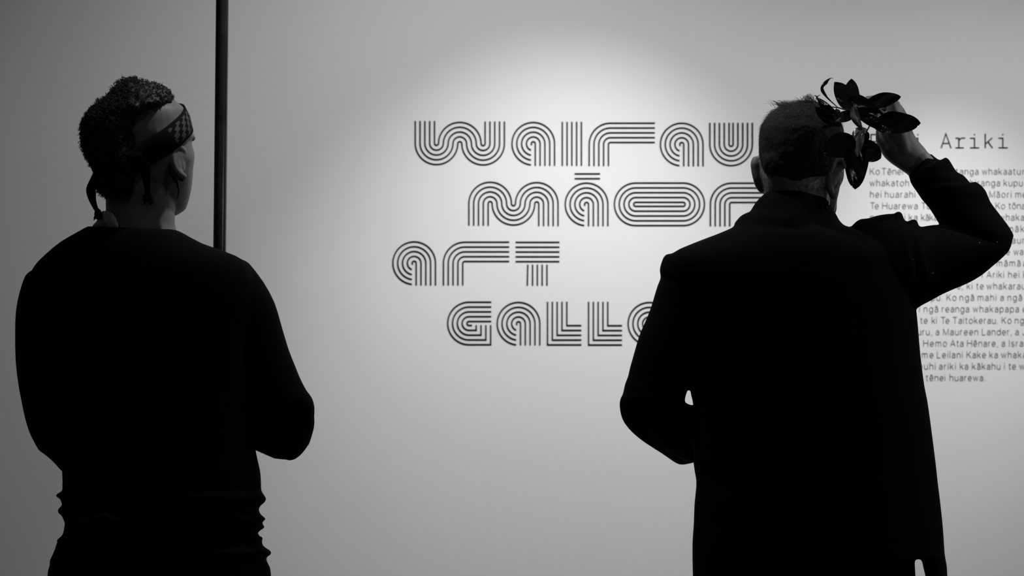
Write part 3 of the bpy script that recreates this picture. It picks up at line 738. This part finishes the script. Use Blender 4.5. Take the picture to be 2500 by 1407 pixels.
# ================================================================== right man
cR = D_R; RX = 0.5766
collar_rows = [(1874, 482, 2018, 499, cR, .060, .030), (1866, 480, 2026, 501, cR, .070, .028), (1857, 486, 2031, 508, cR, .075, .026), (1848, 493, 2036, 517, cR, .080, .022), (1837, 508, 2044, 529, cR, .088, .018), (1830, 519, 2048, 537, cR, .094, .014), (1820, 522, 2052, 542, cR, .099, .010), (1808, 528, 2056, 546, cR, .104, .006), (1799, 538, 2062, 551, cR, .108, .003), (1792, 550, 2068, 555, cR, .111), (1800, 575, 2064, 580, cR, .112)]
coat_rows = [(1850, 520, 2030, 530, cR, .085), (1815, 538, 2052, 546, cR, .098), (1796, 552, 2070, 553, cR, .107),
             (1758, 569, 2100, 562, cR, .118), (1724, 582, 2140, 575, cR, .125), (1681, 599, 2180, 595, cR, .132), (1646, 616, 2212, 625, cR, .138), (1634, 640, 2222, 660, cR, .142), (1640, 680, 2230, 700, cR, .146), (1652, 730, 2236, 750, cR, .148), (1662, 800, 2241, 800, cR, .148),
             (1672, 870, 2247, 870, cR, .148), (1683.5, 936, 2256, 940, cR, .147), (1687.5, 965, 2262, 970, cR, .146), (1693, 991, 2266.5, 997, cR, .146), (1693, 1060, 2275, 1060, cR, .145), (1693.5, 1131, 2284, 1131, cR, .146), (1699.5, 1168, 2288, 1168, cR, .148), (1700, 1190, 2290.5, 1190, cR, .149),
             (1696, 1230, 2295, 1226, cR, .151), (1694, 1282, 2301, 1282, cR, .153), (1691, 1325, 2304, 1325, cR, .155), (1691, 1366, 2307, 1366, cR, .156)]
mb = MB()
loft(mb, coat_rows, n=48, sub=2, ex=2.3)
loft(mb, collar_rows, n=44, sub=2, ex=1.8)
loft(mb, [(1692, 1340, 2233, 1340, cR, .15), (1690.5, 1366, 2233, 1366, cR, .15), (1691.5, 1407, 2235, 1407, cR, .151), (1690, 1470, 2238, 1470, cR, .153), (1690, 1476, 2238, 1476, cR, .145)], n=40, sub=2, ex=2.3)
loft(mb, [(2247, 1345, 2305, 1345, cR + .02, .085), (2250.5, 1368, 2309, 1368, cR + .02, .085), (2254, 1386, 2312, 1386, cR + .02, .085), (2259, 1407, 2313, 1407, cR + .02, .085), (2270, 1470, 2318, 1470, cR + .02, .085), (2272, 1476, 2316, 1476, cR + .02, .07)], n=24, sub=2, ex=2.3)
# lowered left sleeve
loft(mb, [(1668, 606, 1740, 640, cR, .05), (1640, 619, 1745, 655, cR, .058), (1628, 621, 1748, 660, cR, .062), (1619, 630, 1748, 672, cR, .065), (1611, 655, 1745, 690, cR, .068), (1611.5, 667, 1744, 700, cR, .068), (1612.5, 680, 1742, 712, cR, .067), (1606, 696, 1738, 728, cR, .066), (1599, 718, 1734, 748, cR, .065), (1591, 745, 1729, 772, cR, .065), (1580, 775, 1721, 800, cR, .065),
          (1564, 811, 1709, 830, cR, .064), (1555, 838, 1701, 852, cR, .064), (1546, 870, 1693, 880, cR, .063), (1538, 898, 1687, 907, cR, .063), (1533, 920, 1683, 927, cR, .062), (1525.5, 939, 1682, 942, cR, .062), (1521, 961, 1676.5, 960, cR, .062), (1514.5, 974, 1673, 972, cR, .062), (1512.5, 990, 1673, 983, cR + .004, .062), (1515.5, 1012, 1681, 987, cR + .01, .060), (1524, 1033, 1690, 990, cR + .02, .058),
          (1545, 1058, 1697, 992, cR + .04, .056), (1575, 1082, 1715, 1003, cR + .075, .054), (1611, 1105, 1738, 1022, cR + .12, .052), (1633, 1120, 1752, 1036, cR + .15, .050), (1652, 1132.5, 1762, 1048, cR + .175, .048), (1668, 1135.5, 1772, 1060, cR + .19, .046), (1694, 1130, 1782, 1070, cR + .20, .042)], n=30, sub=2)
tube(mb, [(P(1605, 1000, cR + .02), .050), (P(1668, 1062, cR + .118), .047), (P(1735, 1088, cR + .20), .043)], n=20)
# raised right sleeve: upper arm
loft(mb, [(2076, 556, 2110, 760, cR, .07), (2088, 543, 2140, 790, cR, .085), (2101, 535, 2165, 795, cR, .092), (2120, 533, 2185, 790, cR, .096), (2141, 526.5, 2205, 780, cR + .002, .096), (2166, 522.5, 2222, 768, cR + .004, .094), (2185, 521.5, 2238, 754.5, cR + .006, .092), (2188, 518, 2240, 752.5, cR + .006, .092), (2195, 516.5, 2243, 751, cR + .007, .092), (2202, 521, 2246, 749, cR + .008, .091), (2205.5, 531, 2250, 746.5, cR + .009, .088), (2212, 541.5, 2256, 743, cR + .01, .084), (2224, 537, 2262, 740, cR + .012, .086), (2233, 535.8, 2268, 737, cR + .014, .087), (2240, 541, 2276, 732.5, cR + .016, .086), (2245, 554, 2286, 727, cR + .018, .08),
          (2266, 551, 2304, 717.5, cR + .024, .076), (2294, 548.5, 2330, 706, cR + .032, .074), (2340, 552, 2362, 692.5, cR + .042, .070), (2385, 556, 2394, 674.5, cR + .05, .064), (2425, 565, 2421, 652.5, cR + .055, .055), (2445, 572, 2447, 630, cR + .057, .045), (2460, 580, 2463, 614, cR + .058, .03)], n=32, sub=2)
# raised right sleeve: forearm
loft(mb, [(2405, 645, 2463, 612, cR + .055, .035), (2355, 608, 2468.5, 602, cR + .055, .050), (2322, 578, 2472, 586, cR + .055, .056), (2302, 556, 2475, 575, cR + .055, .058), (2292, 546, 2469.5, 564, cR + .055, .058), (2281, 528, 2461, 550, cR + .055, .057), (2268, 508, 2438, 520, cR + .055, .055), (2251, 488, 2418, 493, cR + .055, .053), (2243, 476, 2407.5, 467.5, cR + .055, .052), (2235, 464.5, 2394, 451.5, cR + .055, .051), (2231, 459, 2380, 443.5, cR + .055, .050), (2228.5, 455, 2376.5, 452.5, cR + .055, .046), (2225, 449.5, 2369, 447, cR + .055, .047),
          (2221.5, 442, 2353, 428.5, cR + .055, .046), (2221, 437, 2337, 420.5, cR + .055, .045), (2219.5, 433, 2327.5, 407, cR + .055, .043), (2218, 430.5, 2316, 388.5, cR + .055, .042), (2217.5, 429, 2306.5, 385, cR + .055, .041), (2217.5, 428.5, 2294, 391.5, cR + .055, .037), (2218, 428.5, 2272, 374.5, cR + .055, .034)], n=30, sub=2)

body = MB()
hr = cR + .02
head_rows = [(1935, 248, 1985, 248, hr, .02), (1906, 262, 2016, 262, hr, .06), (1884, 277, 2038, 277, hr, .08), (1868, 294, 2050, 294, hr, .092), (1857, 314, 2059, 312, hr, .100), (1853, 335, 2062, 333, hr, .104), (1852, 355, 2064, 355, hr, .105), (1853, 378, 2064, 378, hr, .104), (1855, 400, 2062, 400, hr + .003, .10),
             (1858, 420, 2061, 420, hr + .008, .095), (1862, 441, 2058, 441, hr + .018, .086), (1870, 460, 2050, 458, hr + .03, .074), (1882, 478, 2046, 475, hr + .042, .062), (1896, 495, 2043.5, 494, hr + .05, .052), (1912, 512, 2042.5, 512, hr + .058, .042), (1940, 524, 2039, 524, hr + .062, .025)]
neck_rows = [(1858, 400, 2036, 400, cR - .005, .074), (1859, 430, 2030, 430, cR - .006, .074), (1863, 455, 2026, 455, cR - .005, .073), (1866, 480, 2024, 485, cR, .072), (1866, 510, 2026, 515, cR, .073), (1850, 550, 2040, 550, cR, .08), (1800, 600, 2090, 600, cR, .09)]
loft(body, head_rows, n=40, sub=3, ex=2.1); loft(body, neck_rows, n=32, sub=3)
# ears
loft(body, [(1838, 383, 1853, 381, hr - .018, .006), (1832, 397, 1858, 395, hr - .02, .010), (1833, 414, 1860, 412, hr - .02, .010), (1837.5, 436, 1862, 434, hr - .02, .010), (1844, 456, 1865, 453, hr - .018, .010), (1852.5, 468, 1866, 467, hr - .014, .008), (1861, 473, 1867, 472, hr - .01, .005)], n=16, sub=2)
ear(body, (2050, 388), (2030, 484), 19, hr - .062, -1)
fR = Vector((math.sin(math.radians(19)), math.cos(math.radians(19)), 0))
HR = P(1957, 362, hr)
face(body, HR, fR, HR.z, 0.108)
loft(body, [tuple(r[:4]) + (r[4], r[5] * .75) for r in coat_rows[3:22:2]], n=32, sub=1, sx=.8)
sR, eR, wR = P(2170, 640, cR), P(2420, 592, cR + .055), P(2245, 402, cR + .055)
sL_, eL_, wL_ = P(1690, 690, cR), P(1605, 1000, cR + .02), P(1738, 1086, cR + .195)
tube(body, [(sR, .05), (sR.lerp(eR, .5), .043), (eR, .036), (eR.lerp(wR, .5), .036), (wR, .029)], n=16)
tube(body, [(sL_, .05), (sL_.lerp(eL_, .5), .043), (eL_, .034), (P(1668, 1058, cR + .118), .030), (wL_, .028)], n=16)
# raised hand: wrist and heel of the hand, then palm and fingers closed on the sprig
hz = cR + .055
loft(body, [(2238, 455, 2305, 405, hz, .026), (2219, 430, 2270, 377, hz, .025), (2206, 420, 2258, 362, hz, .025), (2190, 409, 2244, 346, hz, .026), (2174, 398, 2233, 330, hz, .028), (2158, 383, 2227, 316, hz, .030), (2148, 366, 2226, 306, hz, .030), (2139, 350, 2222, 292, hz, .030), (2137.5, 330, 2212, 274, hz - .002, .028), (2140, 312, 2205, 262, hz - .004, .024), (2150, 302, 2196, 256, hz - .004, .016)], n=24, sub=3)
hX = P(2200, 272, hz) - P(2224, 372, hz)
hN = Vector((.80, -.42, .34))
Wh = P(2208, 366, hz)
sd = 1 if hX.normalized().cross((hN - hX.normalized() * hN.dot(hX.normalized())).normalized()).y < 0 else -1
hand(body, Wh, hX, hN, sd, [(1.15, 1.65, 0.9), (1.2, 1.65, 0.9), (1.25, 1.65, 0.9), (1.3, 1.65, 0.9)], thumb=(0.22, 0.8, 0.8), spread=1, thumb_out=0.25)
# lowered hand against the front of the coat
h3 = Vector((0.90, 0.32, -0.12)).normalized()
s3 = 1 if h3.cross(Vector((-.3, .95, 0))).z > 0 else -1
hand(body, wL_ + h3 * .01, h3, Vector((-0.30, 0.95, 0.05)), s3, [(0.35, 0.5, 0.3), (0.4, 0.5, 0.35), (0.45, 0.55, 0.35), (0.5, 0.6, 0.4)], thumb=(0.25, 0.4, 0.3))
legs(body, RX, cR, .078, .052, .038); feet(body, RX, cR, .115)
tube(body, [(Vector((RX - .07, cR, .93)), .095), (Vector((RX + .07, cR, .93)), .095)], n=18)
skinR = fuse(body, .0024, 4, 'person')
man2 = obj('person', skinR, M['skin_pale'])
tag(man2, 'person with short grey hair and long black coat, raising a leafy sprig beside the head', 'person')
obj('coat', fuse(mb, .0030, 2, 'coat'), M['coat'], man2)
mb = MB()
tube(mb, [(Vector((RX - .06, cR, .92)), .105), (Vector((RX + .06, cR, .92)), .105)], n=20)
legs(mb, RX, cR, .098, .074, .064)
obj('trousers', fuse(mb, .005, 3, 'trousers'), M['trousers'], man2)
shoes(man2, RX, cR, .118)
eyes(man2, HR, fR, HR.z, 0.107)
# thin pale lines beside the ear
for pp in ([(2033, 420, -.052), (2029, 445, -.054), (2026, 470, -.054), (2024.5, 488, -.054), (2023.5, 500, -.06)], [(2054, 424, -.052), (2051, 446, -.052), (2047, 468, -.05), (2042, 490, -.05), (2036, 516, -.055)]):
    mb = MB(); tube(mb, [(P(x, y, hr + q), .0010) for x, y, q in pp], n=8, sub=4); o = obj('pale_line', mb, M['near_white'], man2)
# short straight hair
hh = hr - .006
hair_rows = [(1945, 243, 1992, 243, hh + .006, .02), (1914, 253, 2010, 253, hh + .006, .058), (1896, 262, 2024, 262, hh + .004, .074), (1881, 272.5, 2036, 272, hh + .003, .086), (1866.5, 287, 2050, 286, hh + .002, .096), (1857.5, 300, 2056, 299, hh, .102), (1853, 311, 2060, 311, hh, .105), (1850, 335, 2063, 335, hh, .108), (1850, 355, 2061, 355, hh, .108), (1850, 374, 2056, 374, hh, .107),
             (1853, 392, 2052, 392, hh, .103), (1856, 408, 2047, 408, hh, .1010), (1858, 420, 2040, 420, hh, .0985), (1864, 430, 2028, 429, hh, .0972), (1880, 438, 2008, 437, hh, .0955), (1915, 444, 1975, 444, hh, .0915)]
hair_rows = [(r[0] + 3, r[1] + 3, r[2] - 3, r[3] + 3, r[4], r[5] - .001) for r in hair_rows]
mb = MB(); loft(mb, hair_rows, n=56, sub=4, ex=2.1)
hn = hh - .018
loft(mb, [(1858, 380, 2050, 380, hn, .080), (1859, 400, 2044, 400, hn, .0805), (1862, 414, 2038, 414, hn, .0785), (1867, 424, 2030, 423, hn, .077), (1880, 432, 2016, 431, hn, .073), (1905, 437, 1990, 436, hn, .062)], n=56, sub=4, ex=2.75)
hair2 = fuse(mb, .0030, 3, 'hair'); displace(hair2, .0012, 70, 5, .001, 200)
pts, nrm, rng = surface_samples(hair2, 26000, 11)
mb = MB(); crown = P(1968, 238, hr - .03)
for p, nn in zip(pts, nrm):
    p = Vector(p); nn = Vector(nn)
    rel = p - HR
    flow = (p - crown); flow = (flow - nn * flow.dot(nn)); flow = flow.normalized() if flow.length > 1e-5 else Vector((0, 0, -1))
    topness = max(0.0, min(1.0, (rel.z - .045) / .04))
    up = Vector((0, 0, 1))
    d = nn * (.02 + .07 * topness) + flow * .8 + up * (.18 * topness) + Vector(rng.normal(0, .13, 3)) + Vector((-.3, 0, 0)) * topness * rng.rand()
    d.normalize(); ln = (.007 + .007 * rng.rand()) * (1 + .8 * topness * rng.rand()) * (0.45 if p.z < P(0, 405, hr).z else 1)
    bend = (flow * .5 - nn * .45 + Vector(rng.normal(0, .3, 3))) * ln * .35
    a = p - nn * .0025; r = .00024
    tube(mb, [(a, r), (a + d * ln * .55 + bend * .3, r * .8), (a + d * ln + bend, r * .25)], n=3, sub=1, caps=False)
for k in range(170):                                   # loose wisps standing up on the crown
    if k < 70: x = 1972 + rng.normal(0, 9); y = 248 + rng.rand() * 8; tx = 1973 + rng.normal(0, 7) + (x - 1972) * .3; ty = 227 + rng.rand() * 12
    else: x = 1925 + rng.normal(0, 17); y = 259 + rng.rand() * 6; tx = x - 14 - rng.rand() * 12; ty = 243 + rng.rand() * 14
    dd = hr - .03 + rng.normal(0, .02); a = P(x, y, dd); b = P(tx, ty, dd + rng.normal(0, .008)); m_ = a.lerp(b, .55) + Vector((rng.normal(0, .0015), 0, .0015 + abs(rng.normal(0, .0015))))
    tube(mb, [(a, .00036), (m_, .0003), (b, .00012)], n=3, sub=2, caps=False)
bvhR = BVHTree.FromPolygons([v.co.copy() for v in skinR.vertices], [tuple(p.vertices) for p in skinR.polygons])
ylow = P(0, 418, hr).z                                 # stubble thinning out on the nape
for p in pts:
    p = Vector(p)
    if p.z > ylow or p.y > hr: continue
    if rng.rand() < .16:
        h = bvhR.find_nearest(p + Vector((rng.normal(0, .004), 0, -.006 * rng.rand() ** 1.5)))
        a = h[0] - h[1] * .001; d = (h[1] * .25 + Vector((rng.normal(0, .25), 0, -1))).normalized()
        tube(mb, [(a, .0003), (a + d * .0035, .00028), (a + d * .0065 + h[1] * .0004, .0001)], n=3, sub=1, caps=False)
bm = bmesh.new(); bm.from_mesh(hair2); nb = len(bm.faces); cm = mb.mesh('strands'); bm.from_mesh(cm); bm.to_mesh(hair2); bm.free()
h_ = obj('hair', hair2, M['hair_under'], man2); hair2.materials.append(M['hair_grey'])
hair2.polygons.foreach_set('material_index', [0] * nb + [1] * (len(hair2.polygons) - nb))

# ================================================================== leafy sprig in the raised hand
sprig = bpy.data.objects.new('leafy_sprig', None); COL.objects.link(sprig)
SD = cR + .01
sprig.location = P(2135, 312, SD)
tag(sprig, 'sprig of dark glossy leaves held up beside the grey-haired man\'s head', 'sprig')
def leaf(base, tip, w, m='leaf', d=(0, 0), cup=.15, bend=.0, fold=0.0, skew=0.0, round_=1.0):
    """base, tip: pixels; w: half width in pixels; d: depth offsets (m) at base and tip; bend: sideways bow in px; fold: depth tilt across"""
    bx, by = base; tx, ty = tip; L = math.hypot(tx - bx, ty - by); ux, uy = (tx - bx) / L, (ty - by) / L; nx, ny = -uy, ux
    NS, NT = 18, 8; top_, bot_ = [], []
    for i in range(NS + 1):
        s = i / NS
        prof = (math.sin(math.pi * min(1, s ** (0.80 / 1))) ** (0.72 / round_)) if 0 < s < 1 else 0.0
        if s > .86: prof *= 1 - .18 * ((s - .86) / .14)
        wv = 1 + .035 * math.sin(9 * s + bx)
        for j in range(NT + 1):
            q = j / NT * 2 - 1
            off = q * w * prof * wv + bend * math.sin(math.pi * s) + skew * w * s * (1 - s)
            x = bx + ux * L * s + nx * off; y = by + uy * L * s + ny * off
            dep = SD + d[0] + (d[1] - d[0]) * s + cup * w * prof * (q * q - .4) * SD / F * 1.0 + fold * q * w * prof * SD / F
            dep += .0012 * math.sin(7 * s + 3 * q)
            if abs(q) < 0.05: dep -= .0012 * (1 - s)
            p = P(x, y, dep); nrm_ = (CAM - p).normalized()
            top_.append(p); bot_.append(p - nrm_ * .0006)
    vs_ = top_ + bot_; K = len(top_); fs = []; C = NT + 1
    for i in range(NS):
        for j in range(NT):
            a = i * C + j; fs.append((a, a + 1, a + C + 1, a + C)); fs.append((K + a, K + a + C, K + a + C + 1, K + a + 1))
    rim = [j for j in range(NT + 1)] + [i * C + NT for i in range(1, NS + 1)] + [NS * C + j for j in range(NT - 1, -1, -1)] + [i * C for i in range(NS - 1, 0, -1)]
    for a, b in zip(rim, rim[1:] + rim[:1]): fs.append((a, K + a, K + b, b))
    mb = MB(); mb.add(vs_, fs)
    o = obj('leaf', mb, M[m], sprig); o.data.set_sharp_from_angle(angle=math.radians(40))
    if m == 'leaf_under': o['label'] = 'pale grey underside of a leaf'
    return o
leaf((2098, 266), (2037, 200), 26, d=(.01, .03), bend=-4, cup=-.08)
leaf((2087, 262), (2078.5, 192), 20, d=(.02, .045), bend=-4, cup=-.1, round_=1.15)
leaf((2074, 234), (2172, 316), 23, d=(-.012, -.028), bend=-1, cup=-.08, round_=1.3)
leaf((2088, 268), (2190, 318), 22, d=(-.02, -.026), bend=-1, cup=-.05)
leaf((2142, 296), (2248, 300.5), 27.5, d=(-.036, -.050), bend=2, cup=-.12, round_=1.2)
leaf((2114, 256), (2200, 236), 18, d=(.02, -.040), bend=-2, cup=-.1, round_=1.3)
leaf((2112, 268), (2154, 229), 10, d=(.025, .04), bend=-4, cup=-.1)
leaf((2090, 278), (2028, 297), 13.5, d=(.005, -.085), bend=2, cup=-.1)
leaf((2044, 285), (1995, 238), 11.5, d=(-.06, -.085), bend=-3, cup=-.1)
leaf((2041, 266), (2049, 288), 8, d=(-.03, -.05), cup=.1)
leaf((2036, 300), (1990, 262), 15, d=(-.09, -.095), cup=-.1)
leaf((2084, 256), (2106, 318), 11, 'leaf_under', d=(-.03, -.035), bend=6, cup=.2)
leaf((2117, 315), (2079, 346), 11.5, 'leaf_under', d=(-.03, -.04), bend=8, fold=.4)
leaf((2108, 322), (2093, 384), 11, 'leaf_under', d=(-.045, -.058), bend=5, cup=.3, fold=-.3)
leaf((2090, 345), (2008, 371), 30.5, d=(-.108, -.098), bend=2, cup=-.08, round_=1.4)
leaf((2091, 340), (2087.8, 463), 30, d=(-.028, -.060), bend=-1, cup=-.10, round_=1.3)
leaf((2094, 352), (2151, 387), 26, d=(-.02, -.03), bend=0, cup=-.12, round_=1.5)
leaf((2112, 321), (2114, 346), 10.5, d=(-.020, -.020), cup=-.1, round_=1.6)
# narrow leaf seen edge-on, arching over the man's head
mb = MB()
strip(mb, [(2045, 262.3, 2046, 261, SD - .01), (2041, 259.8, 2042.6, 258.5, SD - .01), (2030, 250.8, 2033.4, 249, SD - .01), (2017.5, 239.5, 2022, 237, SD - .012), (2006, 226.6, 2013.5, 223, SD - .012), (2003, 218, 2010.5, 214.5, SD - .012), (2004.3, 210.7, 2014, 210, SD - .012), (2009.6, 201.6, 2019.5, 205, SD - .01), (2019.8, 193.5, 2023.5, 197.5, SD - .008), (2028, 190.2, 2028.5, 192.2, SD - .006), (2034.6, 191, 2034.6, 192, SD - .004)], 0, th=.0022)
obj('leaf', mb, M['leaf'], sprig)
mb = MB()
for pts_ in ([(2029, 261.5, -.02, .0011), (2044, 262.5, -.014, .0012), (2060, 267, -.012, .0013), (2080, 271, -.01, .0015), (2098, 276, -.008, .0018), (2122, 298, -.006, .0022), (2142, 316, -.004, .0024), (2158, 322, .012, .0024)],
             [(2126, 300, -.010, .0016), (2119, 315, -.03, .0015), (2104, 330, -.034, .0014), (2092, 348, -.034, .0012)],
             [(2119, 315, -.03, .0013), (2114, 326, -.014, .0012)], [(2100, 334, -.034, .0012), (2098, 352, -.024, .0012)],
             [(2126, 300, -.01, .0016), (2144, 297, -.03, .0013)], [(2110, 288, -.008, .0015), (2090, 268, 0, .0013), (2086, 256, .018, .0012)], [(2104, 282, -.01, .0015), (2120, 256, .02, .0012)],
             [(2041, 266, -.03, .0009), (2044, 262, -.016, .0009)]):
    tube(mb, [(P(x, y, SD + q), r) for x, y, q, r in pts_], n=8, sub=3)
obj('stem', mb, M['stem'], sprig)
mb = MB()
for pts_ in ([(1999, 246, .0022), (1995, 239, .0019), (1994.5, 235.5, .0012)], [(1994.5, 237, .0010), (1991, 234, .0008), (1988, 233, .0004)], [(1995, 237, .0010), (1999, 233.5, .0008), (2002.7, 232, .0004)]):
    tube(mb, [(P(x, y, SD - .085), r) for x, y, r in pts_], n=8, sub=3)
obj('bud', mb, M['stem'], sprig)

# white flecks of lint on the coat sleeve
cm_ = bpy.data.objects['coat'].data
bvhC = BVHTree.FromPolygons([v.co.copy() for v in cm_.vertices], [tuple(p.vertices) for p in cm_.polygons])
for x, y, r in ((2391.5, 593, .0010), (2434, 591.5, .0010), (2277, 667, .0009), (2229, 634, .0007)):
    h = bvhC.ray_cast(CAM, (P(x, y, 2.7) - CAM).normalized())
    if h[0] is not None:
        mb = MB(); ellipsoid(mb, h[0], [Vector((r * 1.3, 0, r * .5)), Vector((0, r, 0)), Vector((0, 0, r))], n=10)
        obj('lint', mb, M['near_white'], man2)
